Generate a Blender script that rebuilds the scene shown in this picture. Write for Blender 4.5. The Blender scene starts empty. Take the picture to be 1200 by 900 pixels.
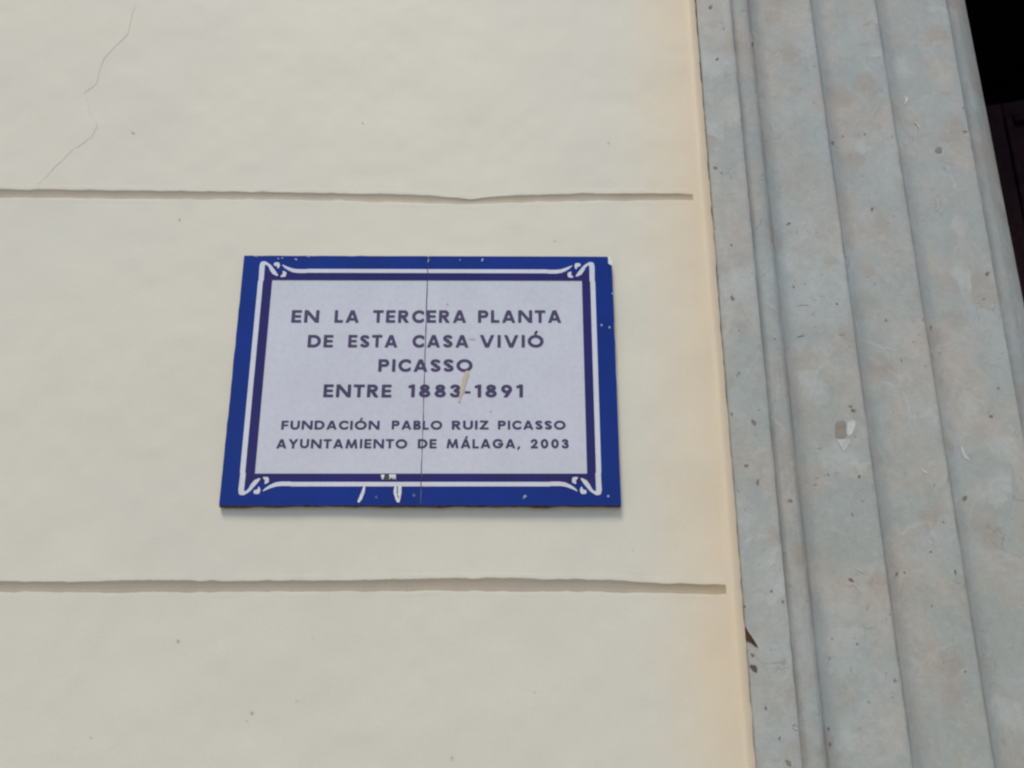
import bpy, math, random
from mathutils import Vector, Matrix
random.seed(7)
R = math.radians
S = bpy.context.scene
C = S.collection
H0 = 1.66                                   # height of the plaque's lower edge above the pavement

# ------------------------------------------------------------------ camera
CX, CD, CZ = .4287, 1.0086, -.057 + H0
YAW, PIT, ROL, FPX = .0079, .2364, -.0007, 779.5
Fv = Vector((math.sin(YAW)*math.cos(PIT), math.cos(YAW)*math.cos(PIT), math.sin(PIT)))
R0 = Vector((math.cos(YAW), -math.sin(YAW), 0)); U0 = R0.cross(Fv)
Rv = R0*math.cos(ROL) + U0*math.sin(ROL); Uv = -R0*math.sin(ROL) + U0*math.cos(ROL)
cam = bpy.data.cameras.new('camera'); co = bpy.data.objects.new('camera', cam); C.objects.link(co)
co.matrix_world = Matrix(((Rv.x, Uv.x, -Fv.x, CX), (Rv.y, Uv.y, -Fv.y, -CD), (Rv.z, Uv.z, -Fv.z, CZ), (0, 0, 0, 1)))
cam.sensor_width = 36; cam.lens = FPX/1200*36; cam.clip_start = .02; cam.clip_end = 500
S.camera = co
S.cycles.filter_width = 2.3

# ------------------------------------------------------------------ sky and sun
SUN_EL, SUN_AZ = R(60), R(-18)              # the veiled sun stands high in front of the wall, a little to the left
w = bpy.data.worlds.new('World'); S.world = w; w.use_nodes = True
nt = w.node_tree; bg = nt.nodes['Background']
sky = nt.nodes.new('ShaderNodeTexSky'); sky.sky_type = 'NISHITA'; sky.sun_disc = False
sky.sun_elevation = SUN_EL; sky.sun_rotation = math.pi - SUN_AZ
sky.air_density = 1.0; sky.dust_density = 2.0; sky.ozone_density = 1.3
nt.links.new(sky.outputs[0], bg.inputs[0]); bg.inputs[1].default_value = .10
sun = bpy.data.lights.new('sun', 'SUN'); sun.energy = 1.5; sun.angle = R(16); sun.color = (1, .93, .80)
so = bpy.data.objects.new('sun', sun); C.objects.link(so)
sd = Vector((math.sin(SUN_AZ)*math.cos(SUN_EL), -math.cos(SUN_AZ)*math.cos(SUN_EL), math.sin(SUN_EL)))
so.rotation_euler = sd.to_track_quat('Z', 'Y').to_euler(); so.location = (2, -6, 8)
S.view_settings.view_transform = 'Standard'; S.view_settings.look = 'None'
S.view_settings.gamma = 1; S.view_settings.exposure = 0.75

# ------------------------------------------------------------------ helpers
def at(px, py, Y=0.):
    """the point of the plane at depth Y seen at a place of the 1200 x 900 photograph -> (x, z)"""
    d = Fv + Rv*((px-600)/FPX) + Uv*((450-py)/FPX)
    t = (Y+CD)/d.y
    return CX + d.x*t, CZ + d.z*t

def mk(name, verts, faces, mat, parent=None, smooth=False):
    me = bpy.data.meshes.new(name); me.from_pydata(verts, [], faces); me.update()
    if mat: me.materials.append(mat)
    if smooth: me.polygons.foreach_set('use_smooth', [True]*len(me.polygons))
    o = bpy.data.objects.new(name, me); C.objects.link(o)
    if parent: o.parent = parent
    return o

def empty(name, loc, label, cat):
    o = bpy.data.objects.new(name, None); C.objects.link(o)
    o.location = loc; o['label'] = label; o['category'] = cat; o['kind'] = 'thing'
    return o

def under(parent, o):                       # parent without moving (thing empties only carry a location)
    o.parent = parent; o.location = o.location - parent.location
    return o

def box(x0, x1, y0, y1, z0, z1, v=None, f=None):
    v = [] if v is None else v; f = [] if f is None else f
    n = len(v)
    v += [(x, y, z) for x in (x0, x1) for y in (y0, y1) for z in (z0, z1)]
    f += [tuple(n+i for i in q) for q in ((0,1,3,2), (4,6,7,5), (0,4,5,1), (2,3,7,6), (0,2,6,4), (1,5,7,3))]
    return v, f

def hsh(*a):
    x = math.sin(sum(v*k for v, k in zip(a, (12.9898, 78.233, 37.719))))*43758.5453
    return x - math.floor(x)
def n1(x, s=0):                             # smooth 1-D value noise, -1..1
    i = math.floor(x); f = x-i; f = f*f*(3-2*f)
    return (hsh(i, s)*(1-f) + hsh(i+1, s)*f)*2-1
def n2(x, y, s=0):
    i = math.floor(x); j = math.floor(y); f = x-i; g = y-j; f = f*f*(3-2*f); g = g*g*(3-2*g)
    a = hsh(i, j, s)*(1-f)+hsh(i+1, j, s)*f; b = hsh(i, j+1, s)*(1-f)+hsh(i+1, j+1, s)*f
    return (a*(1-g)+b*g)*2-1

# ------------------------------------------------------------------ signed-distance shapes cut into flat print
def seg(a, b, ra, rb=None):
    rb = ra if rb is None else rb
    ax, ay = a; dx, dy = b[0]-ax, b[1]-ay; L = dx*dx+dy*dy or 1e-12
    def f(x, y):
        t = max(0, min(1, ((x-ax)*dx+(y-ay)*dy)/L))
        return math.hypot(x-ax-dx*t, y-ay-dy*t) - (ra+(rb-ra)*t)
    return f
def bar(a, b, r):                           # straight stroke with square ends
    ax, ay = a; dx, dy = b[0]-ax, b[1]-ay; L = math.hypot(dx, dy); dx /= L; dy /= L
    def f(x, y):
        u = (x-ax)*dx+(y-ay)*dy; v = abs(-(x-ax)*dy+(y-ay)*dx)
        return max(-u, u-L, v-r)
    return f
def arc(cx, cy, rx, ry, a0, a1, r, n=20):
    p = [(cx+rx*math.cos(R(a0+(a1-a0)*i/n)), cy+ry*math.sin(R(a0+(a1-a0)*i/n))) for i in range(n+1)]
    fs = [seg(p[i], p[i+1], r) for i in range(n)]
    return lambda x, y: min(g(x, y) for g in fs)
def path(pts):                              # (x, y, r) points
    fs = [seg(pts[i][:2], pts[i+1][:2], pts[i][2], pts[i+1][2]) for i in range(len(pts)-1)]
    return lambda x, y: min(g(x, y) for g in fs)
def clip(f, x0, x1, y0, y1):
    return lambda x, y: max(f(x, y), x0-x, x-x1, y0-y, y-y1)
def cut(f, x0, x1, y0, y1, d):
    """marching squares: fills f < 0 inside the rectangle; returns 2-D verts and faces"""
    nx = max(2, int(math.ceil((x1-x0)/d))); ny = max(2, int(math.ceil((y1-y0)/d)))
    X = [x0+(x1-x0)*i/nx for i in range(nx+1)]; Yy = [y0+(y1-y0)*j/ny for j in range(ny+1)]
    V = [[f(x, y) for y in Yy] for x in X]
    verts, idx, faces = [], {}, []
    def vid(k, p):
        if k not in idx: idx[k] = len(verts); verts.append(p)
        return idx[k]
    for i in range(nx):
        for j in range(ny):
            cs = [(i, j), (i+1, j), (i+1, j+1), (i, j+1)]
            if all(V[a][b] >= 0 for a, b in cs): continue
            poly = []
            for k in range(4):
                a, b = cs[k], cs[(k+1) % 4]; va, vb = V[a[0]][a[1]], V[b[0]][b[1]]
                if va < 0: poly.append(vid(a, (X[a[0]], Yy[a[1]])))
                if (va < 0) != (vb < 0):
                    t = va/(va-vb); key = (min(a, b), max(a, b))
                    poly.append(vid(key, (X[a[0]]+(X[b[0]]-X[a[0]])*t, Yy[a[1]]+(Yy[b[1]]-Yy[a[1]])*t)))
            if len(poly) >= 3: faces.append(tuple(poly))
    return verts, faces

# ------------------------------------------------------------------ materials
class M:
    def __init__(s, name, rough=.6, spec=.5):
        s.m = bpy.data.materials.new(name); s.m.use_nodes = True; s.t = s.m.node_tree
        s.b = s.t.nodes['Principled BSDF']; s.b.inputs['Roughness'].default_value = rough
        s.b.inputs['Specular IOR Level'].default_value = spec
        s.tc = s.t.nodes.new('ShaderNodeTexCoord').outputs['Object']
    def n(s, typ, **k):
        nd = s.t.nodes.new(typ)
        for a, v in k.items(): setattr(nd, a, v)
        return nd
    def put(s, sock, v):
        if isinstance(v, bpy.types.NodeSocket): s.t.links.new(v, sock)
        else: sock.default_value = v
    def vec(s, scale=(1, 1, 1), loc=(0, 0, 0), rot=(0, 0, 0), src=None):
        m = s.n('ShaderNodeMapping'); s.put(m.inputs[0], src or s.tc)
        m.inputs['Scale'].default_value = scale; m.inputs['Location'].default_value = loc; m.inputs['Rotation'].default_value = rot
        return m.outputs[0]
    def noise(s, sc, det=3, rough=.55, v=None, dist=0):
        nd = s.n('ShaderNodeTexNoise'); s.put(nd.inputs['Vector'], v or s.tc)
        nd.inputs['Scale'].default_value = sc; nd.inputs['Detail'].default_value = det
        nd.inputs['Roughness'].default_value = rough; nd.inputs['Distortion'].default_value = dist
        return nd.outputs[0]
    def ramp(s, fac, lo, hi, a=0., b=1.):
        nd = s.n('ShaderNodeMapRange', interpolation_type='SMOOTHSTEP'); s.put(nd.inputs[0], fac)
        for i, v in enumerate((lo, hi, a, b)): nd.inputs[i+1].default_value = v
        return nd.outputs[0]
    def mix(s, f, a, b, mode='MIX'):
        nd = s.n('ShaderNodeMix', data_type='RGBA', blend_type=mode)
        s.put(nd.inputs[0], f)
        for i, v in ((6, a), (7, b)): s.put(nd.inputs[i], v if isinstance(v, bpy.types.NodeSocket) else (*v, 1))
        return nd.outputs[2]
    def math(s, op, a, b=0.):
        nd = s.n('ShaderNodeMath', operation=op); s.put(nd.inputs[0], a); s.put(nd.inputs[1], b); return nd.outputs[0]
    def base(s, c): s.put(s.b.inputs['Base Color'], c if isinstance(c, bpy.types.NodeSocket) else (*c, 1)); return s
    def bump(s, h, dist, strength=1.):
        nd = s.n('ShaderNodeBump'); s.put(nd.inputs['Height'], h); nd.inputs['Distance'].default_value = dist
        nd.inputs['Strength'].default_value = strength
        if s.b.inputs['Normal'].is_linked: s.t.links.new(s.b.inputs['Normal'].links[0].from_socket, nd.inputs['Normal'])
        s.t.links.new(nd.outputs[0], s.b.inputs['Normal']); return s

def render_mat(name, tint, warm, x_warm=None):
    m = M(name, .62, .35)
    big = m.noise(2.2, 4, .5); mid = m.noise(14, 4, .6); fine = m.noise(900, 2, .6); grain = m.noise(260, 3, .7)
    c = m.mix(m.ramp(big, .35, .7), tint, tuple(v*k for v, k in zip(tint, (.955, .965, .98))))
    c = m.mix(m.math('MULTIPLY', m.ramp(mid, .52, .75), .35), c, tuple(v*.93 for v in tint))
    # a warmer cream towards the door that thins out into the wall
    if x_warm:
        sx = m.n('ShaderNodeSeparateXYZ'); m.put(sx.inputs[0], m.tc)
        e = m.math('ADD', sx.outputs[0], m.math('MULTIPLY', sx.outputs[2], 0.0))
        e = m.math('ADD', e, m.math('MULTIPLY', m.math('SUBTRACT', m.noise(5, 4, .6), .5), .10))
        c = m.mix(m.ramp(e, x_warm[0], x_warm[1]), c, warm)
    c = m.mix(m.math('MULTIPLY', m.ramp(grain, .3, .7), .17), c, tuple(v*.8 for v in tint))
    c = m.mix(m.math('MULTIPLY', m.ramp(fine, .3, .7), .08), c, (.75, .74, .7))
    st_ = m.noise(6, 5, .7, m.vec(scale=(1, 1, 4)))
    c = m.mix(m.ramp(st_, .45, .75, 0, .35), c, tuple(v*.92 for v in tint))
    m.base(c); m.bump(mid, .004, .14); m.bump(grain, .0007, .25); m.bump(fine, .0003, .3)
    return m.m
CREAM = (.590, .568, .470); WARM = (.62, .495, .325)
XW = at(830, 300)[0]
mat_wall = render_mat('cream_render', CREAM, WARM, (XW-.17, XW+.05))
mat_joint = render_mat('joint_render', (.33, .285, .215), (.34, .265, .155), (XW-.20, XW+.02))
mat_margin = render_mat('margin_render', (.64, .50, .32), WARM)

def marble_mat(name='weathered_marble'):
    m = M(name, .36, .5)
    warp = m.noise(9, 3, .55)
    cw = m.n('ShaderNodeTexNoise'); m.put(cw.inputs['Vector'], m.tc); cw.inputs['Scale'].default_value = 11; cw.inputs['Detail'].default_value = 4
    v = m.n('ShaderNodeVectorMath', operation='MULTIPLY_ADD'); m.put(v.inputs[0], cw.outputs[1]); v.inputs[1].default_value = (.09, .09, .09); m.put(v.inputs[2], m.tc)
    v = v.outputs[0]
    big = m.noise(8, 5, .6, v, .4); mid = m.noise(32, 6, .72, v); cool = m.noise(5.5, 3, .5, m.vec(loc=(3.1, 7.7, 1.3)))
    c = m.mix(m.ramp(big, .36, .64), (.320, .348, .322), (.400, .365, .312))
    c = m.mix(m.ramp(mid, .40, .68, 0, .55), c, (.285, .295, .265))
    c = m.mix(m.ramp(cool, .45, .72, 0, .6), c, (.372, .415, .402))
    # breccia: rounded clasts, a few of them clearly warmer, in a paler cement
    vo = m.n('ShaderNodeTexVoronoi', feature='F1'); m.put(vo.inputs['Vector'], v); vo.inputs['Scale'].default_value = 17
    sp = m.n('ShaderNodeSeparateColor'); m.put(sp.inputs[0], vo.outputs['Color'])
    inside = m.ramp(vo.outputs['Distance'], .62, .22)
    c = m.mix(m.math('MULTIPLY', m.math('MULTIPLY', inside, m.ramp(sp.outputs[0], .58, .78)), .56), c, (.315, .265, .21))
    c = m.mix(m.math('MULTIPLY', m.math('MULTIPLY', inside, m.ramp(sp.outputs[1], .62, .85)), .5), c, (.44, .465, .44))
    ve = m.n('ShaderNodeTexVoronoi', feature='DISTANCE_TO_EDGE'); m.put(ve.inputs['Vector'], v); ve.inputs['Scale'].default_value = 8
    vein = m.math('MULTIPLY', m.ramp(ve.outputs[0], .022, .004), m.ramp(m.noise(13, 2), .50, .66))
    c = m.mix(m.math('MULTIPLY', vein, .30), c, (.50, .51, .48))
    dk = m.n('ShaderNodeTexVoronoi', feature='DISTANCE_TO_EDGE'); m.put(dk.inputs['Vector'], m.vec(loc=(5, 2, 9), src=v)); dk.inputs['Scale'].default_value = 19
    dvein = m.math('MULTIPLY', m.ramp(dk.outputs[0], .03, .004), m.ramp(m.noise(19, 2, .5, m.vec(loc=(4, 4, 4))), .56, .68))
    c = m.mix(m.math('MULTIPLY', dvein, .45), c, (.19, .165, .14))
    spots = m.ramp(m.noise(120, 3, .6, m.vec(scale=(1, 1, .7))), .665, .72)
    patch = m.ramp(m.noise(14, 2, .5, m.vec(loc=(9, 1, 2))), .48, .62)
    sp2 = m.math('MULTIPLY', spots, patch)
    c = m.mix(m.math('MULTIPLY', sp2, .7), c, (.125, .105, .09))
    grain = m.noise(420, 3, .7)
    c = m.mix(m.ramp(m.noise(75, 5, .75), .42, .62, 0, .22), c, (.24, .23, .20))
    c = m.mix(m.ramp(m.noise(60, 5, .75, m.vec(loc=(2, 6, 4))), .52, .68, 0, .22), c, (.48, .49, .46))
    c = m.mix(m.ramp(grain, .3, .75, 0, .22), c, (.20, .195, .185))
    at_ = m.n('ShaderNodeAttribute', attribute_name='grime_and_shade')
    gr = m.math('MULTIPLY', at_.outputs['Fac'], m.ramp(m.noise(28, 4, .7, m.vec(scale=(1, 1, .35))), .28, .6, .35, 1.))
    c = m.mix(m.math('MULTIPLY', gr, .75), c, (.115, .115, .11))  # occlusion shade painted along the creases, broken up by noise
    m.base(c)
    m.put(m.b.inputs['Roughness'], m.ramp(mid, .3, .7, .30, .46))
    m.bump(big, .004, .35); m.bump(mid, .0016, .4); m.bump(grain, .0004, .3)
    m.bump(sp2, -.0012, .8)
    return m.m
mat_marble = marble_mat()

def plain(name, col, rough, spec=.5, vary=.12, sc=60, bumpd=.0003, ns=.4):
    m = M(name, rough, spec)
    c = m.mix(m.ramp(m.noise(sc, 4, .6), .3, .7), tuple(v*(1-vary) for v in col), tuple(min(1, v*(1+vary)) for v in col))
    m.base(c); m.bump(m.noise(sc*4, 3, .6), bumpd, ns); return m.m
def glaze(name, col, vary, rough=.22, spec=.5):
    m = M(name, rough, spec)
    a = m.ramp(m.noise(9, 4, .6), .3, .7); b = m.noise(170, 3, .65)
    c = m.mix(a, tuple(v*(1-vary) for v in col), tuple(min(1, v*(1+vary)) for v in col))
    c = m.mix(m.ramp(b, .35, .75, 0, .25), c, tuple(v*.72+.003 for v in col))
    m.base(c); m.bump(m.noise(16, 2), .0012, .35); m.bump(b, .0001, .3); return m.m
mat_white = glaze('white_glaze', (.50, .51, .56), .03)
mat_blue = glaze('blue_glaze', (.0012, .022, .19), .14, .2, .22)
mat_indigo = glaze('indigo_glaze', (.017, .014, .110), .12, .2, .22)
mat_line = glaze('white_line_glaze', (.56, .57, .62), .04)
mat_ink = glaze('letter_ink', (.040, .028, .085), .2, .34)
mat_biscuit = plain('tile_biscuit', (.22, .17, .12), .9, .2)
mat_mortar = plain('shaded_mortar', (.115, .085, .060), .95, .1, .4, 130)
mat_chip = plain('chipped_glaze', (.60, .61, .62), .7, .3, .2, 300)
mat_smear = plain('plaster_smear', (.47, .40, .31), .9, .2, .12, 200)
mat_grout = plain('seam_grime', (.10, .10, .095), .9, .2)
mat_pit = plain('grimy_pit', (.185, .16, .125), .9, .2, .3, 150)
mat_brown = plain('rusty_hole', (.060, .032, .020), .95, .1, .3, 150)
mat_clast = plain('brown_clast', (.24, .21, .175), .6, .4, .1, 150)
mat_calcite = plain('pale_calcite', (.47, .48, .45), .5, .4, .1, 150)
mat_crack = plain('hairline_crack', (.572, .552, .46), .9, .2, .04, 100)
mat_wspeck = plain('wall_speck', (.48, .465, .40), .9, .2, .2, 100)
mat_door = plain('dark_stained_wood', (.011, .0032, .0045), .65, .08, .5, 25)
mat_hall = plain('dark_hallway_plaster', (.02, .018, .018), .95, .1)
mat_paving = plain('granite_paving', (.20, .19, .18), .85, .3, .2, 12)

# ------------------------------------------------------------------ the rendered wall: courses, incised joints, rounded margin by the door
wall = empty('rendered_wall', (0, 0, 0), 'cream rendered house wall with incised horizontal joints around the ceramic plaque', 'wall')
j1 = [(0, 226.5, 8.5), (100, 227.2, 8.5), (200, 228.3, 8.2), (300, 229, 7.5), (400, 230.6, 7.6), (480, 232.5, 8), (530, 235, 6.5), (551, 236.5, 4.6), (565, 235.4, 6), (600, 233.4, 7.2), (680, 230.6, 7.6), (760, 230.4, 7), (812, 231, 6)]
j2 = [(0, 687, 10.5), (80, 688, 10), (160, 686.7, 12), (300, 686.9, 11), (400, 686.2, 10.5), (520, 685, 12.5), (610, 685.4, 13), (700, 686.3, 12), (780, 689, 10), (830, 690.4, 9.5), (845, 690.3, 11), (851, 690.3, 8)]
def interp(pts, x):
    if x <= pts[0][0]: return pts[0][1:]
    for a, b in zip(pts, pts[1:]):
        if x <= b[0]:
            t = (x-a[0])/(b[0]-a[0]); return tuple(p+(q-p)*t for p, q in zip(a[1:], b[1:]))
    return pts[-1][1:]
def joint_world(j):
    out = []
    for x, y, t in j:
        X, Z = at(x, y); Z2 = at(x, y-t/2)[1]; out.append((X, Z, (Z2-Z)*1.18))
    return out
J1, J2 = joint_world(j1), joint_world(j2)
b0t, b0b = at(814, 0, .004), at(885, 900, .004)
def x_b0(z):
    t = (z-b0b[1])/(b0t[1]-b0b[1]); return b0b[0]+(b0t[0]-b0b[0])*t
ZT = b0t[1]; ZB = b0b[1]
XL = at(0, 450)[0]
xs = [-4, -2.5, -1.5, -.9] + [XL-.15+.005*i for i in range(int((J1[-1][0]-.012-XL+.15)/.005))]
while xs[-1] > J1[-1][0]-.006: xs.pop()
# columns right of the joints follow the marble's edge: t = 0 joint end .. 1 marble
def zrows(zc):
    return [zc+s*.0009*k for s, k in ((1, i) for i in range(-22, 23))]
z1, z2 = J1[6][1], J2[6][1]
rows = sorted(set([0, .3, .6, .9] + [z2-.03-.009*i for i in range(50) if z2-.03-.009*i > .95] + zrows(z2) + [z2+.03+.009*i for i in range(int((z1-z2-.06)/.009)+1)] + zrows(z1) + [z1+.03+.009*i for i in range(70)] + [z1+.9, z1+1.4, z1+2, z1+3]))
def warp(x, z):                              # bends the rows round each joint so they follow its wavering line
    dz = 0; d = 0.
    for J, zc, W in ((J1, z1, .040), (J2, z2, .040)):
        k = abs(z-zc)
        if k < .20:
            cz, hw = interp(J, x)
            hw *= 1 + .10*n1(x*60, zc) + .06*n1(x*170, zc+2)
            f = max(0, 1-max(0, k-.012)/.18); f = f*f*(3-2*f)
            base = (cz-zc) + .0006*n1(x*35, zc+5)
            kk = (z-zc)
            # rows within .007 of the centre map onto the groove's own width
            g = kk*(hw/.0063) if k <= .0063 else math.copysign(hw+(k-.0063)*(1 if k > .02 else (.02-hw)/(.02-.0063) if k <= .02 else 1), kk)
            if k > .02: g = kk
            dz = base*f + (g-kk)
            u = min(1, k/.0063)
            d = (.5+.5*math.cos(math.pi*u**1.6))*.0008 if k < .0063 else 0
            # soft, slightly raised lips pushed up by the tool
            if .0063 <= k < .016: d = -.00012*math.sin((k-.0063)/.0097*math.pi)*(.6+.6*n1(x*50, zc+9))
    return dz, d
def wall_pt(x, z, joint=True):
    dz, d = warp(x, z)
    y = .0016*n2(x*3.1, z*3.1, 1) + .0008*n2(x*11, z*11, 2) + .0003*n2(x*40, z*40, 3)
    return (x, y+d, z+dz) if joint else (x, y, z+dz)
def grid(name, cols, rws, mat, fn, smooth=True, parent=wall):
    v = [fn(c, r) for r in rws for c in cols]; n = len(cols)
    f = [(j*n+i, j*n+i+1, (j+1)*n+i+1, (j+1)*n+i) for j in range(len(rws)-1) for i in range(n-1)]
    return mk(name, v, f, mat, parent, smooth)
def near(zc, s): return zc+s*.0063
def rng(a, b): return [r for r in rows if a-1e-7 <= r <= b+1e-7]
e = 7*.0009
# joint 2 runs further right than joint 1: extra columns whose places shift with height
XE1, XE2 = J1[-1][0], J2[-1][0]
def xend(z):                                 # the line on which both joints stop, parallel to the marble
    t = (z-z2)/(z1-z2); t = max(-.9, min(3, t)); return XE2+(XE1-XE2)*t
xlast = xs[-1]
NC = 10
def colx(c, z):
    if c < len(xs): 
        x = xs[c]
        if x > XL+.6: return XL+.6+(x-XL-.6)*(xend(z)-XL-.6)/(XE1-XL-.6)
        return x
    return xend(z)
cols = list(range(len(xs)+1))
def P(c, z):
    x = colx(c, z); p = wall_pt(x, z)
    # stop the joint with a rounded end
    q = (xend(z)-x)
    if q < .004: b_ = wall_pt(x, z, False)[1]; p = (p[0], b_+(p[1]-b_)*max(0., q/.004)**.5, p[2])
    return p
grid('render_course', cols, rng(z1+e, 9), mat_wall, P)
grid('render_course', cols, rng(z2+e, z1-e), mat_wall, P)
grid('render_course', cols, rng(-1, z2-e), mat_wall, P)
for zc in (z1, z2): grid('incised_joint', cols, rng(zc-e, zc+e), mat_joint, P)
# the margin: flat strip, a faint arris, then the coat rolls over towards the marble
def PM(t, z):
    xa, xb = xend(z), x_b0(z); p0 = P(len(xs), z)
    ar = xb - .0135 + .0007*n1(z*14, 4)
    prof = [(0, 0), (.5, 0), (.85, -.0006), (1, -.0014)]
    if t <= 1:
        x = xa+(ar-xa)*t; y = p0[1]*(1-t) + .0012*n2(x*9, z*9, 6)*t*.5
        y += -.0016*t**6
    else:
        u = t-1; x = ar+(xb+.0022-ar)*u + .0006*n1(z*30, 8)*u + .0008*n1(z*95, 12)*u*u; y = -.0016 + .0064*u**1.7 + (.0035 if u > .99 else 0)
    return (x, y, z + (p0[2]-z)*max(0, 1-t))
ts = [i/8 for i in range(9)] + [1+i/10 for i in range(1, 11)]
v = []; rr = rows
grid('door_margin', ts, rr, mat_wall, PM)

# hairline crack and specks on the upper course
def ribbon(pts, wid, Y, mat, name, parent, seed=0):
    P_ = []
    for a, b in zip(pts, pts[1:]):
        for k in range(8): P_.append((a[0]+(b[0]-a[0])*k/8, a[1]+(b[1]-a[1])*k/8))
    v, f = [], []
    for i, (x, y) in enumerate(P_):
        X, Z = at(x+1.0*n1(i*.6, seed), y, Y); wd = wid*(.5+.5*abs(n1(i*.9, seed+3)))*min(1, .25+i/8, .25+(len(P_)-1-i)/8)
        yy = wall_pt(X, Z)[1]-.0004 if name == 'hairline_crack' else Y
        v += [(X-wd/2, yy, Z+wd*.2), (X+wd/2, yy, Z-wd*.2)]
        if i: f.append((2*i-2, 2*i-1, 2*i+1, 2*i))
    return mk(name, v, f, mat, parent)
course0 = wall.children[0]
ribbon([(160, 0), (150, 40), (120, 70), (112, 98), (99, 108), (105, 130), (114, 145), (108, 160), (85, 175), (62, 198), (40, 222)], .0011, 0, mat_crack, 'hairline_crack', wall)

def blob(cx, cy, rx, ry, seed, rot=0, rag=.35):
    """irregular patch outline around photograph place cx, cy (radii in photograph pixels)"""
    n = 18; out = []
    for i in range(n):
        a = 2*math.pi*i/n; k = 1 + rag*n1(i*.8, seed)*(1 if i not in (0, n-1) else .5)
        x, y = rx*k*math.cos(a), ry*k*math.sin(a); c, s = math.cos(rot), math.sin(rot)
        out.append((cx+x*c-y*s, cy+x*s+y*c))
    return out
def patch(name, outline, Yf, mat, parent, lift=.0004):
    v = []
    for x, y in outline:
        Y = Yf
        if callable(Yf):
            Y = .01
            for _ in range(4): X, Z = at(x, y, Y); Y = Yf(X, Z)
        X, Z = at(x, y, Y-lift); v.append((X, Y-lift, Z))
    cx = tuple(sum(p[k] for p in v)/len(v) for k in range(3)); n = len(v); v.append(cx)
    return mk(name, v, [((i+1) % n, i, n) for i in range(n)], mat, parent)
for i, (x, y, r) in enumerate([(155.5, 155, 2.4), (208.5, 751, 2.6), (295, 835, 2.8), (289, 844, 1.5), (347, 821, 1.6), (106, 864, 1.8), (210, 257, 1.8), (742, 644, 1.6), (713, 167, 1.4), (425, 144, 1.3), (529, 888, 2.6), (627, 811, 1.4), (367, 747, 1.3), (650, 282, 1.3)]):
    patch('paint_speck', blob(x, y, r*.75, r*.6, i*3+1, .5), lambda X, Z: wall_pt(X, Z)[1]-.0003, mat_wspeck, wall)

# ------------------------------------------------------------------ the marble door surround
surround = empty('marble_door_surround', (0, 0, 0), 'fluted grey beige marble door surround standing right of the plaque', 'door surround')
BND = [(815, 885), (855, 940), (875.5, 969), (949, 1069), (1025, 1165), (1108, 1267), (1128, 1303)]
# per band: depth samples along the band (0..1), all going back towards the door
def band(name, i, prof): return (name, i, prof)
D0, D1, D2, D3, D4 = .006, .016, .024, .042, .060
def cove(a, b, w, n=8):                      # concave sweep from depth a to b over the share w of the band, then flat
    p = [(w*k/n, a+(b-a)*math.sin(math.pi/2*k/n)) for k in range(n+1)]
    return p
BANDS = [
    ('outer_band', 0, [(0, .0085), (.02, .0068), (.3, D0), (.95, D0), (1, D0+.001)]),
    ('bead', 1, [(0, D0+.017), (.12, D0+.018), (.3, D0+.0188), (.6, D0+.0205), (.85, D0+.0235), (1, D0+.028)]),
    ('fascia', 2, cove(.042, .062, .27)+[(.6, .0623), (.96, .0623), (.985, .0628), (1, .0640)]),
    ('fascia', 3, cove(.077, .098, .29)+[(.6, .0983), (.96, .0983), (.985, .0988), (1, .100)]),
    ('fascia', 4, cove(.113, .133, .27)+[(.6, .1333), (.96, .1333), (1, .1345)]),
    ('inner_roll', 5, [(0, .149), (.15, .153), (.35, .162), (.6, .177), (.8, .191), (.93, .201), (1, .214)]),
]
def bline(i, Y):
    (X0, Z0), (X1, Z1) = at(BND[i][0], 0, Y), at(BND[i][1], 900, Y)
    return lambda z: X1+(X0-X1)*(z-Z1)/(Z0-Z1)
bandlines = {}
for nm, i, pr in BANDS: bandlines[i] = (bline(i, pr[0][1]), bline(i+1, pr[-1][1]))
JAMBTOP = 3.55
zr = [0, .35, .7] + [.75+.004*k for k in range(int((ZT+.12-.75)/.004))] + [ZT+.2, ZT+.5, JAMBTOP]
def marble_depth(X, Z):
    for nm, i, pr in BANDS:
        a, b = bandlines[i][0](Z), bandlines[i][1](Z)
        if X <= b or i == 5:
            t = max(0, min(1, (X-a)/(b-a))); return interp([(p, q) for p, q in pr], t)[0] if t > 0 else pr[0][1]
    return .1
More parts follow.
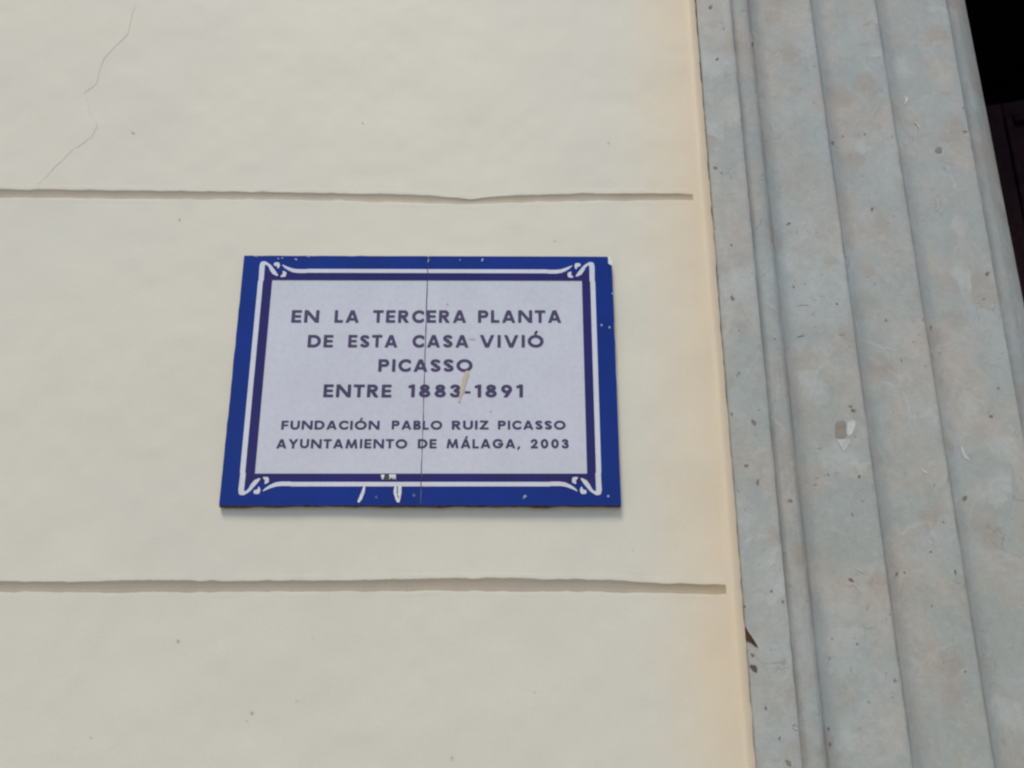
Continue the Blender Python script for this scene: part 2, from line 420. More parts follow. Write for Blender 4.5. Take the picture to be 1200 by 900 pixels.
for nm, i, pr in BANDS:
    # densify the profile
    pp = []
    for (a, ya), (b, yb) in zip(pr, pr[1:]):
        n = max(1, int(math.ceil((b-a)/.07)))
        pp += [(a+(b-a)*k/n, ya+(yb-ya)*k/n) for k in range(n)]
    pp.append(pr[-1])
    gw_ = {1: .30, 2: .075, 3: .06, 4: .06, 5: .20}
    gi = gw_.get(i, .05)
    ins_ = sorted(set(round(q, 4) for q in [p[0] for p in pp]+[gi*.5, gi, gi*1.02]))
    pp = [(q, interp(pp, q)[0]) for q in ins_]
    la, lb = bandlines[i]
    last = i == 5
    def Pm(c, z, pp=pp, la=la, lb=lb, i=i):
        t, y = pp[c]
        fine = .74 < z < ZT+.15
        ed = 0
        if fine and t == 1: ed = .0004*n1(z*45, i*7+t)+.0005*n1(z*130, i*5+t)*abs(n1(z*11, i))
        if t == 0 and i: ed = -.003
        return (la(z)+(lb(z)-la(z))*t+ed, y + .0003*n2(t*2+i*3, z*7, 11), z)
    cc = list(range(len(pp)))
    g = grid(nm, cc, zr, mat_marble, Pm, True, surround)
    # the return that drops from this band's arris to the start of the next
    nxt = BANDS[i+1] if not last else None
    if nxt:
        ln = bandlines[i+1][0]; yn = nxt[2][0][1]
        def Pr(c, z, Pm=Pm, cc=cc, ln=ln, yn=yn, i=i):
            a = Pm(cc[-1], z)
            return a if c == 0 else (a[0]-.0004*c/2, a[1]+(yn+.004-a[1])*c/2, z)
        # joined to the band it belongs to
        n0 = len(g.data.vertices)
        r_ = grid('arris_return', [0, 1, 2], zr, mat_marble, Pr, False, surround)
        me = bpy.data.meshes.new(nm)
        va = [tuple(v.co) for v in g.data.vertices]+[tuple(v.co) for v in r_.data.vertices]
        fa = [tuple(p.vertices) for p in g.data.polygons]+[tuple(x+n0 for x in p.vertices) for p in r_.data.polygons]
        me.from_pydata(va, [], fa); me.materials.append(mat_marble); me.polygons.foreach_set('use_smooth', [True]*len(me.polygons)); me.update()
        bpy.data.objects.remove(r_); g.data = me
    ga = g.data.attributes.new('grime_and_shade', 'FLOAT', 'POINT'); npp = len(pp)
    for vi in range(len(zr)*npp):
        t = pp[vi % npp][0]; ga.data[vi].value = max(0., 1-t/gw_[i]) if i else max(0., 1-t/.05)*.9  # painted crease shade, strongest at each band's start and fading across it
# reveal of the jamb going in to the door
XJ = bandlines[5][1]
def Prv(c, z): return (XJ(z)+(.0 if c == 0 else .004*c), .214+.156*c, z)
grid('jamb_reveal', [0, .5, 1, 2], [0, .7, 1.5, 2.2, JAMBTOP], mat_marble, Prv, False, surround)
# left return of the outer band, the far jamb and the lintel with the same section
DW = 1.35
ZM = 2.0
sect = []
for nm, i, pr in BANDS:
    a, b = bandlines[i][0](ZM), bandlines[i][1](ZM)
    sect += [(a+(b-a)*t, y) for t, y in pr]
sect.append((sect[-1][0]+.003, .36))
xin = max(s[0] for s in sect); xout = sect[0][0]
far = [(2*xin+DW-x, y) for x, y in sect]
v = [(x, y, z) for z in (0, JAMBTOP) for x, y in far]; n = len(far)
mk('far_jamb', v, [(k, n+k, n+k+1, k+1) for k in range(n-1)], mat_marble, surround)
x0, x1 = xout-.0, 2*xin+DW-xout
v = [(x, y-.003, JAMBTOP-.001+(xin-s)) for x in (x0, x1) for s, y in sect]
v = []
for x in (x0, x1):
    for s, y in sect: v.append((x, y-.003, JAMBTOP+(xin-s)))
mk('lintel', v, [(k, k+1, n+k+1, n+k) for k in range(n-1)], mat_marble, surround)
LT = JAMBTOP+(xin-xout)
# plain wall above and beyond the doorway
v, f = box(x_b0(3.4)-.01, 5, 0.001, .35, LT-.002, max(rows))
box(2*xin+DW-xout-.004, 5, .0012, .35, 0, LT-.003, v, f)
mk('plain_render', v, f, mat_wall, wall)
v, f = box(-4, x_b0(ZM)-.03, .02, .35, 0, max(rows)); mk('wall_core', v, f, mat_wall, wall)

# pits, stains, clasts and calcite on the marble
def mark(name, x, y, rx, ry, mat, seed, rot=.4, rag=.4):
    patch(name, blob(x, y, rx, ry, seed, rot, rag), lambda X, Z: marble_depth(X, Z)-.0001, mat, surround)
PITS = [(833, 8, 3.2, 1.8), (840.5, 69, 1.2, 2.2), (882, 51, 1.5, 1.8), (838.6, 196.5, 2.6, 1.2), (845.5, 202.5, 1.6, 1.2), (828, 213, 1.2, 2), (831.5, 254, 1.5, 2.8), (834.5, 258, 2.2, 1),
        (857, 287, 1.4, 1.2), (1131, 154, 3, 1.3), (1129, 126, 1.8, 1), (840, 326.5, 1.7, 1.9), (858.5, 349, 3.4, 2), (907.8, 397, 1.3, 1.1), (866, 437, 1.8, 1.2),
        (857.5, 485, 2, 1.6), (883.5, 495, 3.6, 2.2), (864, 440, 1.2, .9), (874.8, 545.5, 2.4, 1.8), (888, 565, 2, 3.2), (926.5, 586.5, 3.4, 1.8), (858, 576.5, 1.8, 1.8), (1000.5, 481, 3.4, 1.8), (997, 476, 1.4, 2.6),
        (1157, 320.5, 2.4, 2.8), (1007, 558.5, 1.6, 2.4), (1161.5, 488, 2.8, 2), (1131, 583.5, 2.4, 3.4), (872, 711.5, 1.9, 2.9), (882, 767.5, 3, 1.8),
        (897.5, 829.5, 2.4, 1.6), (932.5, 852.5, 5, 3), (924, 894, 5, 2.4), (904, 692.5, 2.4, 1.4), (917.5, 705, 1.8, 1.5), (997, 679.5, 4.4, 1.8), (1051, 672.5, 1.5, 2.6), (1119.5, 670.5, 1.4, 3.4),
        (981, 356, 1.5, 1.2), (938, 394, 5, .8), (1131, 787, 1.2, 1.6), (1106, 612, 1.4, 1), (999, 603, 2, 1), (1060, 671, 2, 1), (971, 854, 1.8, 2), (973, 872, 1.6, 1.8), (1092, 710, 1.2, 1), (874, 803, 1, 1.8), (1022, 245, 1.6, 2.4), (924, 262, 2.6, 1.3), (976, 167, 2, 1.4), (1170, 455, 2, 1.3), (1091, 383, 1.3, 1.6), (1153, 350, 1.5, 1)]
for i, (x, y, a, b) in enumerate(PITS): mark('pit', x, y, a*.88, b*.88, mat_pit, i*5+2, .5+n1(i*1.3))
mark('grey_pit', 1100.2, 176, 4.2, 3.6, plain('grey_inclusion', (.17, .18, .175), .6, .4), 4, .2, .15)
patch('hole', [(871.5, 735), (873.5, 734.5), (876, 739), (881, 746), (884, 751), (889, 759.5), (884, 756), (879, 752), (875, 751), (871.5, 748)], lambda X, Z: marble_depth(X, Z)-.0008, mat_brown, surround)
mark('pit', 883.5, 783, 5, 3.8, plain('sooty_pit', (.085, .075, .065), .9, .2), 8, .7, .3)
patch('clast', [(979, 497), (981, 493.5), (988, 492.5), (991.5, 496), (991.5, 512), (987, 513.5), (979.5, 512), (978.5, 504)], lambda X, Z: marble_depth(X, Z)-.0001, mat_clast, surround)
patch('clast', [(993, 494.5), (998, 492), (1002.5, 493.5), (1002, 500), (998, 509), (994, 512), (992, 506)], lambda X, Z: marble_depth(X, Z)-.0001, mat_calcite, surround)
patch('clast', [(981, 515), (996, 514.5), (997, 519), (993, 524), (989, 529), (984, 522)], lambda X, Z: marble_depth(X, Z)-.0001, plain('paler_cement', (.42, .43, .40), .5, .4), surround)
def vein(pts, wid, mat=mat_calcite, seed=1):
    out = []
    for s in (1, -1):
        seq = pts if s == 1 else pts[::-1]
        for k, (x, y) in enumerate(seq):
            q = k/(len(seq)-1); out.append((x+s*wid*math.sin(math.pi*(.1+.8*q))*(.6+.4*n1(k, seed)), y-s*wid*.6*math.sin(math.pi*q)))
    patch('calcite_vein', out, lambda X, Z: marble_depth(X, Z)-.0001, mat, surround)
vein([(1071, 144), (1074, 144.5), (1077, 148), (1077, 153)], .7)
vein([(1060, 112), (1064, 115), (1062, 121), (1058, 124)], .9)
vein([(1125, 518), (1127, 528), (1130, 536), (1138, 540), (1144, 547)], .4)
vein([(1075, 546), (1084, 553), (1090, 555)], 1.2)
vein([(1000, 664), (1007, 668), (1015, 673)], .8)
vein([(971, 323), (973, 327)], .9)
vein([(932, 359), (944, 356), (950, 358)], .6)
vein([(878, 33), (880, 44), (882, 50)], 1.0)

# ------------------------------------------------------------------ the door standing in the dark doorway
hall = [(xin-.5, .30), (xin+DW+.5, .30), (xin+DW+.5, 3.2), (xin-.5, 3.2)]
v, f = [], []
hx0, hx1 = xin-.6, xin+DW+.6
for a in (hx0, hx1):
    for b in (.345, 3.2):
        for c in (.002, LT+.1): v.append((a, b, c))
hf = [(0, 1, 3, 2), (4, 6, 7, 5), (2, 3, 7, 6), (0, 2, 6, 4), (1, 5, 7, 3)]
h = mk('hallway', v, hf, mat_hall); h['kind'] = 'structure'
YD = .85
dxp, dzp = at(1175, 120, YD)
TH = R(17)
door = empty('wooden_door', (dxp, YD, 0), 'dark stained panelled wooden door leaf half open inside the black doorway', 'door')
door.rotation_euler = (0, 0, -TH)
top = dzp
L0, L1 = -.33, .45
def dbox(name, x0, x1, y0, y1, z0, z1, mat=mat_door, bev=.004):
    v, f = box(x0, x1, y0, y1, z0, z1); o = mk(name, v, f, mat, door)
    b = o.modifiers.new('bevel', 'BEVEL'); b.width = bev; b.segments = 2; return o
s_in = -.005
dbox('stile', L0, s_in, 0, .045, .01, top); dbox('stile', L1-.13, L1, 0, .045, .01, top)
dbox('rail', s_in, L1-.13, .0005, .0445, top-.055, top-.0005)
dbox('rail', s_in, L1-.13, .0005, .0445, .9, 1.06); dbox('rail', s_in, L1-.13, .0005, .0445, .012, .25)
for a, b in ((1.06, top-.055), (.25, .9)):
    dbox('panel', s_in-.005, L1-.125, .018, .036, a-.005, b+.005)
    for x0_, x1_, z0_, z1_ in ((s_in, s_in+.022, a, b), (L1-.152, L1-.13, a, b), (s_in+.022, L1-.152, a, a+.022), (s_in+.022, L1-.152, b-.022, b)):
        dbox('moulding', x0_, x1_, -.007, .0175, z0_, z1_, bev=.006)

# ------------------------------------------------------------------ the ceramic plaque
PW, PH, PY = .6, .4, -.009                 # the tiles' face stands this far off the wall
plaque = empty('ceramic_plaque', (0, 0, H0), 'blue bordered white ceramic plaque in two tiles with dark lettering, fixed to the cream wall', 'plaque')
def pl(px, py):                              # photograph place -> plaque coordinates (x from its left, z from its foot)
    X, Z = at(px, py, PY); return X, Z-H0
# the fitted outline was taken on the plane y = 0, so measure the corners on the plaque's own face
TL, TR, BR, BL = pl(285.5, 300), pl(716.5, 300.5), pl(728, 592), pl(257.5, 592.5)
QX0, QX1 = (TL[0]+BL[0])/2, (TR[0]+BR[0])/2; QZ0, QZ1 = (BL[1]+BR[1])/2, (TL[1]+TR[1])/2
SX = (pl(500, 310)[0]+pl(495, 570)[0])/2
def tile(x0, x1, chip):
    o = [(x0, QZ0), (x1, QZ0), (x1, QZ1), (x0, QZ1)]
    if chip: o[2:3] = [(x1, QZ1-.016), (x1-.0015, QZ1-.009), (x1-.001, QZ1-.004), (x1-.004, QZ1)]
    # a slightly uneven hand-cut edge
    out = []
    for a, b in zip(o, o[1:]+o[:1]):
        L = math.hypot(b[0]-a[0], b[1]-a[1]); n = max(1, int(L/.006))
        for k in range(n):
            t = k/n; nx, ny = (b[1]-a[1])/L, -(b[0]-a[0])/L
            w_ = .00045*n1((a[0]+a[1]*3+t*L)*70, 3)*math.sin(math.pi*t)**.3 if 0 < t else 0
            out.append((a[0]+(b[0]-a[0])*t+nx*w_, a[1]+(b[1]-a[1])*t+ny*w_))
    n = len(out); v = [(x, PY, z) for x, z in out]+[(x, PY+.008, z) for x, z in out]
    f = [tuple(range(n))]+[(i, n+i, n+(i+1) % n, (i+1) % n) for i in range(n)]
    ob = mk('tile', v, f, mat_white, plaque); ob.data.materials.append(mat_biscuit)
    for p in ob.data.polygons:
        if p.index: p.material_index = 1
    return ob, out
GAP = .0007
tl, outl = tile(QX0, SX-GAP, False); tr, outr = tile(SX+GAP, QX1, True)
mk('seam', *box(SX-GAP, SX+GAP, PY+.0012, PY+.006, QZ0+.001, QZ1-.001), mat_grout, plaque)
def quad_sheet(name, rects, Y, mat, parent):
    v, f = [], []
    for x0, x1, z0, z1 in rects:
        n = len(v); v += [(x0, Y, z0), (x1, Y, z0), (x1, Y, z1), (x0, Y, z1)]; f.append((n, n+1, n+2, n+3))
    return mk(name, v, f, mat, parent)
# white panel and line, measured from the outline
IL = (pl(320, 329)[0]+pl(297.4, 556)[0])/2; IR = (pl(682, 329)[0]+pl(687.8, 555)[0])/2
IT = pl(500, 328.6)[1]; IB = pl(500, 555)[1]
LL0 = (pl(304.4, 312)[0]+pl(279, 578)[0])/2; LL1 = LL0+.0078
LR1 = (pl(697, 312)[0]+pl(705, 576)[0])/2; LR0 = LR1-.0078
LT1 = pl(500, 315.6)[1]; LT0 = pl(500, 320.2)[1]; LB1 = pl(500, 564.8)[1]; LB0 = pl(500, 570)[1]
def frame_part(outline, x0, x1, parent, left):
    # border sheet: tile outline minus the white panel, as an n-gon strip on each side (panel side cut straight)
    ins = [(x, z) for x, z in outline]
    Y = PY-.0004
    xi = IL if left else IR
    if left:
        rects = [(x0, xi, IB, IT)]
    else:
        rects = [(xi, x1, IB, IT)]
    v, f = [], []
    # follow the outline: columns across top and bottom, rows along the side
    def edge_x(z):
        best = min(((abs(p[1]-z), p[0]) for p in outline if (p[0] < x0+.01 if left else p[0] > x1-.01)), default=(0, x0))
        return best[1]
    def top_z(x):
        c = [p for p in outline if p[1] > QZ1-.02]; return min(c, key=lambda p: (abs(p[0]-x), -p[1]))[1]
    def bot_z(x):
        c = [p for p in outline if p[1] < QZ0+.01]; return min(c, key=lambda p: abs(p[0]-x))[1]
    def strip(A, B):
        n = len(v)
        for a, b in zip(A, B): v.append((a[0], Y, a[1])); v.append((b[0], Y, b[1]))
        for k in range(len(A)-1): f.append((n+2*k, n+2*k+2, n+2*k+3, n+2*k+1))
    N = 50
    X_ = [x0+(x1-x0)*k/N for k in range(N+1)]
    strip([(x, bot_z(x)) for x in X_], [(x, IB) for x in X_])
    if left: strip([(x, IT) for x in X_], [(x, top_z(x)) for x in X_])
    else:
        Xc = [x for x in X_ if x < x1-.008]+[x1-.0075]
        strip([(x, IT) for x in Xc], [(x, QZ1 if x < x1-.02 else QZ1-.0002) for x in Xc])
        strip([(x1-.0075, IT), (x1-.0055, IT), (x1-.004, IT), (x1, IT)], [(x1-.0075, QZ1-.0002), (x1-.0055, QZ1-.0015), (x1-.0058, QZ1-.0105), (x1, QZ1-.016)])
    Zs = [IB+(IT-IB)*k/N for k in range(N+1)]
    if left: strip([(edge_x(z), z) for z in Zs], [(IL, z) for z in Zs])
    else: strip([(IR, z) for z in Zs], [(edge_x(z), z) for z in Zs])
    return mk('blue_border', v, f, mat_blue, parent)
bl = frame_part(outl, QX0, SX-GAP, tl, True); br = frame_part(outr, SX+GAP, QX1, tr, False)
# indigo band just inside the line
Yi = PY-.0006
lw = (LL0+LL1)/2
quad_sheet('indigo_band', [(LL1-.001, IL, (LB0+LB1)/2, (LT0+LT1)/2), (IL, SX-GAP, IT, LT0+.001), (IL, SX-GAP, LB1-.001, IB)], Yi, mat_indigo, tl)
quad_sheet('indigo_band', [(IR, LR0+.001, (LB0+LB1)/2, (LT0+LT1)/2), (SX+GAP, IR, IT, LT0+.001), (SX+GAP, IR, LB1-.001, IB)], Yi, mat_indigo, tr)

# scrolled corners: drawn once in millimetres from the crossing of the two lines, mirrored to the four corners
cxL = (LL0+LL1)/2
def c2(px, py):                              # top-left corner: place -> (mm right of line, mm below line)
    X, Z = pl(px, py); return X-cxL_t, zT-Z
cxL_t = pl(307.3, 312)[0]; zT = (LT0+LT1)/2
def pp3(l): return [(*c2(x, y), r*.00139) for x, y, r in l]
scroll = path(pp3([(306.3, 330, 2.9), (307.6, 312, 3.0), (308.3, 309.3, 2.9), (310.3, 308.4, 2.2), (313.5, 309.3, 1.4), (316.5, 311.8, 1.6), (319, 316, 2.3), (321.5, 319.5, 2.4), (324.6, 322.2, 1.3), (325.6, 322.9, .7)]))
drop1 = path(pp3([(323.4, 309.7, 2.2), (325.6, 309.9, 2.5), (326.6, 311.5, 1.8), (326.3, 314, .9)]))
drop2 = path(pp3([(332.6, 318.8, 1.2), (334, 320.4, 2.0), (333.2, 322.6, 2.3), (330, 323.9, 1.0)]))
taper = path(pp3([(331.5, 310.8, .5), (335, 313.3, 1.3), (339, 315.3, 1.8), (344, 317.2, 2.2), (350, 317.9, 2.35), (362, 317.9, 2.35)]))
CE = .0300; HE = c2(360, 318)[0]; VE = c2(306, 329)[1]
def cornerf(x, y): return min(clip(scroll, -.02, .05, -.02, VE)(x, y), drop1(x, y), drop2(x, y), clip(taper, 0, HE, -.02, .03)(x, y))
cv, cf = cut(cornerf, -.012, HE+.0004, -.018, VE+.0004, .0007)
Yl = PY-.0008
orn = None
for par, sx, sz, X0, Z0 in ((tl, 1, -1, (LL0+LL1)/2, (LT0+LT1)/2), (tr, -1, -1, (LR0+LR1)/2, (LT0+LT1)/2), (tl, 1, 1, (LL0+LL1)/2, (LB0+LB1)/2), (tr, -1, 1, (LR0+LR1)/2, (LB0+LB1)/2)):
    v = [(X0+sx*x, Yl, Z0+sz*y) for x, y in cv]
    mk('corner_scroll', v, [tuple(q) if sx*sz > 0 else tuple(q[::-1]) for q in cf], mat_line, par)
zt_, zb_ = (LT0+LT1)/2, (LB0+LB1)/2; hw = .0033
quad_sheet('white_line', [(LL0, LL1, zb_+VE, zt_-VE), (cxL+HE, SX-GAP, zt_-hw, zt_+hw), (cxL+HE, SX-GAP, zb_-hw, zb_+hw)], Yl, mat_line, tl)
cxR = (LR0+LR1)/2
quad_sheet('white_line', [(LR0, LR1, zb_+VE, zt_-VE), (SX+GAP, cxR-HE, zt_-hw, zt_+hw), (SX+GAP, cxR-HE, zb_-hw, zb_+hw)], Yl, mat_line, tr)

# ------------------------------------------------------------------ lettering: heavy geometric capitals
r_ = .098
G = {}
def U(*fs): return lambda x, y: min(f(x, y) for f in fs)
def yclip(f): return lambda x, y: max(f(x, y), -y, y-1)
def tri_leg(w):                              # A
    return lambda x, y: max(U(bar((.10, -.1), (w/2, 1.06), r_), bar((w-.10, -.1), (w/2, 1.06), r_))(x, y), -y, y-1)
def A_(w): return U(tri_leg(w), bar((w*.25, .27), (w*.75, .27), .085))
def bowl(cy, ry, w, x0=.1):                  # right-hand bowl from the stem
    cx = w-ry-.0 if w-ry > x0+.05 else x0+.05
    rx = w-r_-cx
    return U(bar((x0, cy+ry-r_), (cx, cy+ry-r_), r_), bar((x0, cy-ry+r_), (cx, cy-ry+r_), r_), arc(cx, cy, rx, ry-r_, -90, 90, r_))
st = lambda x, y0=0, y1=1: bar((x, y0), (x, y1), r_)
def hb(x0, x1, y, r=.09): return bar((x0, y), (x1, y), r)
def O_(w): return arc(w/2, .5, w/2-r_, .5-r_+.01, 0, 360, r_+.004, 36)
def spiral_S(w):
    return U(arc(w/2, .735, w/2-r_, .17, 30, 270, r_), arc(w/2, .265, w/2-r_, .17, -150, 90, r_), seg((w*.5, .565), (w*.5, .435), .06))
def glyph(ch):
    if ch == 'A': return A_(1.02), 1.02, 1
    if ch == 'Á': return U(A_(1.02), bar((.50, 1.08), (.64, 1.34), .075)), 1.02, 1.4
    if ch == 'B': return U(st(r_), bowl(.755, .245+.03, .66), bowl(.275, .275, .72)), .72, 1
    if ch == 'C': return clip(arc(.52, .5, .52-r_, .41, 42, 318, r_+.004, 30), 0, .86, -.1, 1.1), .86, 1
    if ch == 'D': return U(st(r_), bowl(.5, .5, .92)), .92, 1
    if ch == 'E': return U(st(r_), hb(0, .66, .91), hb(0, .62, .5, .085), hb(0, .66, .09)), .66, 1
    if ch == 'F': return U(st(r_), hb(0, .64, .91), hb(0, .60, .48, .085)), .64, 1
    if ch == 'G': return U(clip(arc(.52, .5, .52-r_, .41, 42, 360, r_+.004, 34), 0, 1.04, -.1, 1.1), hb(.55, 1.02, .46, .085)), 1.04, 1
    if ch == 'I': return st(r_+.01), .216, 1
    if ch == 'L': return U(st(r_), hb(0, .60, .09)), .60, 1
    if ch == 'M': return yclip(U(bar((.12, 0), (.26, 1), r_), bar((1.08, 0), (.94, 1), r_), bar((.24, 1.05), (.60, .06), .085), bar((.96, 1.05), (.60, .06), .085))), 1.2, 1
    if ch == 'N': return yclip(U(st(r_), st(.92), bar((.07, 1.04), (.95, -.04), .10))), 1.02, 1
    if ch == 'O': return O_(1.12), 1.12, 1
    if ch == 'Ó': return U(O_(1.12), bar((.52, 1.10), (.66, 1.34), .075)), 1.12, 1.4
    if ch == 'P': return U(st(r_), bowl(.70, .30, .74)), .74, 1
    if ch == 'R': return yclip(U(st(r_), bowl(.71, .29, .72), bar((.34, .50), (.70, -.06), .105))), .80, 1
    if ch == 'S': return spiral_S(.70), .70, 1
    if ch == 'T': return U(st(.38), hb(0, .76, .91)), .76, 1
    if ch == 'U': return U(bar((r_, .38), (r_, 1), r_), bar((.86-r_, .38), (.86-r_, 1), r_), arc(.43, .38, .43-r_, .38-r_, 180, 360, r_)), .86, 1
    if ch == 'V': return yclip(U(bar((.11, 1.05), (.53, -.06), r_), bar((.95, 1.05), (.53, -.06), r_))), 1.06, 1
    if ch == 'Y': return yclip(U(bar((.10, 1.05), (.47, .45), r_), bar((.84, 1.05), (.47, .45), r_), st(.47, 0, .5))), .94, 1
    if ch == 'Z': return yclip(U(hb(.03, .74, .91), hb(0, .78, .09), bar((.10, .05), (.68, .95), .10))), .78, 1
    if ch == '0': return arc(.36, .5, .36-r_, .41, 0, 360, r_+.004, 32), .72, 1
    if ch == '1': return yclip(U(st(.30), bar((0, .80), (.30, .93), .085))), .40, 1
    if ch == '2': return yclip(U(arc(.33, .68, .33-r_, .23, -25, 170, r_), bar((.60, .66), (.10, .04), .095), hb(0, .68, .09))), .68, 1
    if ch == '3': return U(arc(.32, .735, .22, .17, -80, 160, r_), arc(.33, .28, .25, .19, -160, 85, r_), seg((.28, .51), (.36, .51), .06)), .67, 1
    if ch == '8': return U(arc(.36, .745, .21, .16, 0, 360, r_), arc(.36, .28, .265, .19, 0, 360, r_)), .72, 1
    if ch == '9': return yclip(U(arc(.36, .66, .25, .24, 0, 360, r_), bar((.63, .58), (.24, -.08), .095))), .72, 1
    if ch == '-': return hb(0, .34, .38, .07), .34, 1
    if ch == ',': return path([(.14, .09, .10), (.02, -.16, .05)]), .24, 1
def get(ch):
    if ch not in G:
        f, w_, h_ = glyph(ch); G[ch] = (*cut(lambda x, y: f(x, y)-.026, -.03, w_+.03, -.24 if ch == ',' else -.03, h_+.03, .045), w_)
    return G[ch]
LINES = [
    (363.6, 378.2, [('EN', 341.3, 373.6), ('LA', 392.2, 420.4), ('TERCERA', 437.2, 546.2), ('PLANTA', 560.2, 657.8)]),
    (392.6, 407.2, [('DE', 360.3, 390), ('ESTA', 407.8, 465.6), ('CASA', 483.2, 549), ('VIVIÓ', 562, 637)]),
    (421, 435.6, [('PICASSO', 443.2, 553.6)]),
    (450.6, 465.6, [('ENTRE', 378.8, 458.4), ('1883-1891', 478.3, 612.8)]),
    (493, 503.4, [('FUNDACIÓN', 329.5, 444.6), ('PABLO', 459, 518), ('RUIZ', 529.5, 572.5), ('PICASSO', 583.6, 662.8)]),
    (514.6, 525.4, [('AYUNTAMIENTO', 323.6, 477), ('DE', 489.5, 511.5), ('MÁLAGA,', 523, 609.5), ('2003', 622, 666.5)]),
]
Yt = PY-.0003
LM = {}
for yt, yb, words in LINES:
    for word, xa, xb in words:
        Xa, Za = pl(xa, yb); Xb, _ = pl(xb, yb); Zt = pl(xa, yt)[1]; h = (Zt-Za)*.965; Za += h*.018; Xa += .02*h; Xb -= .02*h
        ws = [get(c)[2]-(.05 if c in 'AÁLTY' else 0) for c in word]
        tot = sum(ws)*h; W_ = Xb-Xa; n = len(word)-1
        gap = (W_-tot)/n; kx = 1.
        if gap < .20*h: kx = (W_-.20*h*n)/tot; gap = .20*h
        gmax = .38 if word[0].isdigit() else .27
        if gap > gmax*h: kx = (W_-gmax*h*n)/tot; gap = gmax*h
        x = Xa
        for c, wd in zip(word, ws):
            if c not in LM:
                gv, gf, gw = get(c); me = bpy.data.meshes.new('letter'); me.from_pydata([(a, 0, b) for a, b in gv], [], [tuple(q) for q in gf])
                me.materials.append(mat_ink); me.update(); LM[c] = me
            o = bpy.data.objects.new('letter', LM[c]); C.objects.link(o); o.parent = plaque
            o.location = (x-(.025*h*kx if wd != get(c)[2] else 0), Yt, Za+.0002*n1(x*999)); o.scale = (h*kx, 1, h)
            x += wd*h*kx+gap
# ------------------------------------------------------------------ damage on the plaque
def pmark(name, outline, mat, parent, lift):
    v = [(*pl(x, y),) for x, y in outline]; v = [(a, PY-lift, b) for a, b in v]; n = len(v)
    c = (sum(p[0] for p in v)/n, PY-lift, sum(p[2] for p in v)/n)
    return mk(name, v+[c], [((i+1) % n, i, n) for i in range(n)], mat, parent)
def stroke(pts, nm, mat, parent, lift):
    f = path([(*pl(x, y), r*.00139) for x, y, r in pts])
    X = [pl(x, y) for x, y, r in pts]; m_ = .008
    cvs, cfs = cut(f, min(p[0] for p in X)-m_, max(p[0] for p in X)+m_, min(p[1] for p in X)-m_, max(p[1] for p in X)+m_, .0006)
    return mk(nm, [(a, PY-lift, b) for a, b in cvs], [tuple(q) for q in cfs], mat, parent)
stroke([(427, 571, 1.2), (425.5, 577, 1.7), (422.6, 584, 1.8), (420.5, 587.5, 1.3)], 'glaze_run', mat_chip, tl, .0010)
stroke([(463.5, 571, 1.3), (463.3, 577, 1.8), (465, 584, 1.6), (466.5, 587, 1.5)], 'glaze_run', mat_chip, tl, .0010)
stroke([(468.5, 571, 2.0), (468.5, 577, 1.9), (467.6, 584, 1.6), (466.8, 587.2, 1.6)], 'glaze_run', mat_chip, tl, .00105)
stroke([(465, 577, .5), (467, 583, .7)], 'grime_and_shade', plain('chip_grime', (.2, .2, .2), .9), tl, .0012)
pmark('glaze_chip', [(446.3, 556.2), (450.8, 556), (450, 560), (448.4, 562.6), (447.2, 560)], mat_chip, tl, .0010)
pmark('glaze_chip', [(456, 556), (464, 555.8), (463.8, 562.6), (462.6, 560.4), (461, 562), (459, 559.5), (456.6, 562)], mat_chip, tl, .0010)
pmark('grime_and_shade', [(451, 556.2), (455.8, 556.2), (456.2, 562.8), (450.2, 562.6)], plain('dark_grime', (.05, .048, .05), .8), tl, .0009)
for i, (x, y, a, b) in enumerate([(441, 582.8, 1.6, 1.6), (485.3, 580.5, 1.7, 1.9)]):
    pmark('glaze_chip', blob(x, y, a, b, i+60, 0, .2), plain('scuffed_blue', (.06, .12, .26), .6), tl, .0010)
SC = plain('pale_scuff', (.30, .36, .50), .6)
for i, (x, y, a, b) in enumerate([(565.2, 304.8, 1.1, 2.2), (539, 305, .7, 1), (704.7, 381.3, 1.5, 1.4), (714.2, 383.9, 1.4, 1.2), (717.6, 344, .8, 1.6), (615.5, 581.5, 2.2, 1.5), (614, 583, .9, 2), (712.8, 581.5, 1.6, 1.8), (502, 305.5, .9, 2.5)]):
    pmark('glaze_chip', blob(x, y, a*.8, b*.8, i+40, .4, .5), SC, tr, .0010)
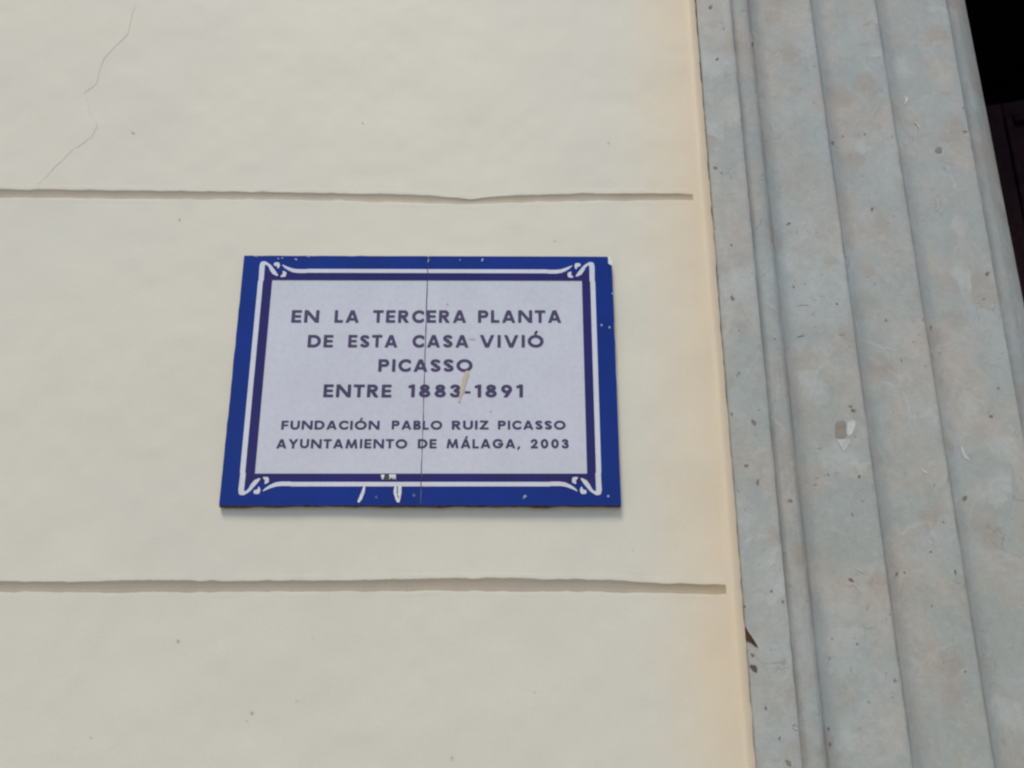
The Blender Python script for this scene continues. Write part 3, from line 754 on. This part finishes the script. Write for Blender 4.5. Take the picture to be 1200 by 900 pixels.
for i, (x, y, a, b) in enumerate([(326.3, 303.2, 1.6, 1.1), (331, 302.5, 1.6, .9), (347, 304.2, 2, 1), (361, 300.9, 3, .6), (300, 300.6, 5, .5)]):
    pmark('glaze_chip', blob(x, y, a*.7, b*.7, i+80, .2, .5), SC, tl, .0010)
pmark('glaze_chip', [(711.6, 300), (713.6, 300), (716.2, 304), (717.6, 307), (717.4, 311.4), (714.6, 310.4), (712.6, 308.8), (712.6, 304)], mat_chip, tr, .0011)
stroke([(547.4, 437, 2.6), (545, 444, 2.8), (543, 452, 2.3), (541.3, 460, 2.0), (539.3, 464, 1.2), (538.2, 470.5, 1.2)], 'plaster_smear', mat_smear, tr, .0008)
stroke([(550.5, 396.5, .9), (556, 397, 1)], 'faint_mark', plain('faint_grey_mark', (.47, .48, .52), .5, .4), tr, .0007)
for i, (x, y) in enumerate([(524, 356.5), (575, 482), (444.5, 392)]):
    pmark('faint_mark', blob(x, y, 1.0, .9, i), plain('grey_dot', (.33, .33, .36), .6), tr if x > 500 else tl, .0007)
# mortar squeezed out along the foot of the tiles, coloured dark as their contact shadow
mo = []
for (a, b) in (((QX0-.0011, QZ0-.0022), (QX1+.0006, QZ0-.0026)), ((QX1+.0006, QZ0-.0026), (QX1-.002, QZ1-.02)), ((QX1-.002, QZ1-.02), (QX0+.004, QZ1-.003)), ((QX0+.004, QZ1-.003), (QX0-.0011, QZ0-.0022))):
    for k in range(60):
        t = k/60; mo.append((a[0]+(b[0]-a[0])*t+.0005*n1(k*.7, a[0]*9)*(b[0]-a[0] == 0 or abs(b[1]-a[1]) > .1), a[1]+(b[1]-a[1])*t+(.0011*n1(k*.55, 5)+.0006*n1(k*1.7, 6))*(abs(b[0]-a[0]) > .1)))
nm_ = len(mo); mv = [(x, PY+.0035, z) for x, z in mo]+[(x, .004, z) for x, z in mo]
mk('mortar_bed', mv, [tuple(range(nm_))]+[(k, nm_+k, nm_+(k+1) % nm_, (k+1) % nm_) for k in range(nm_)], mat_mortar, plaque)

# ------------------------------------------------------------------ the street
g = mk('pavement', [(-40, -60, 0), (40, -60, 0), (40, 0.3, 0), (-40, 0.3, 0)], [(0, 1, 2, 3)], mat_paving); g['kind'] = 'structure'
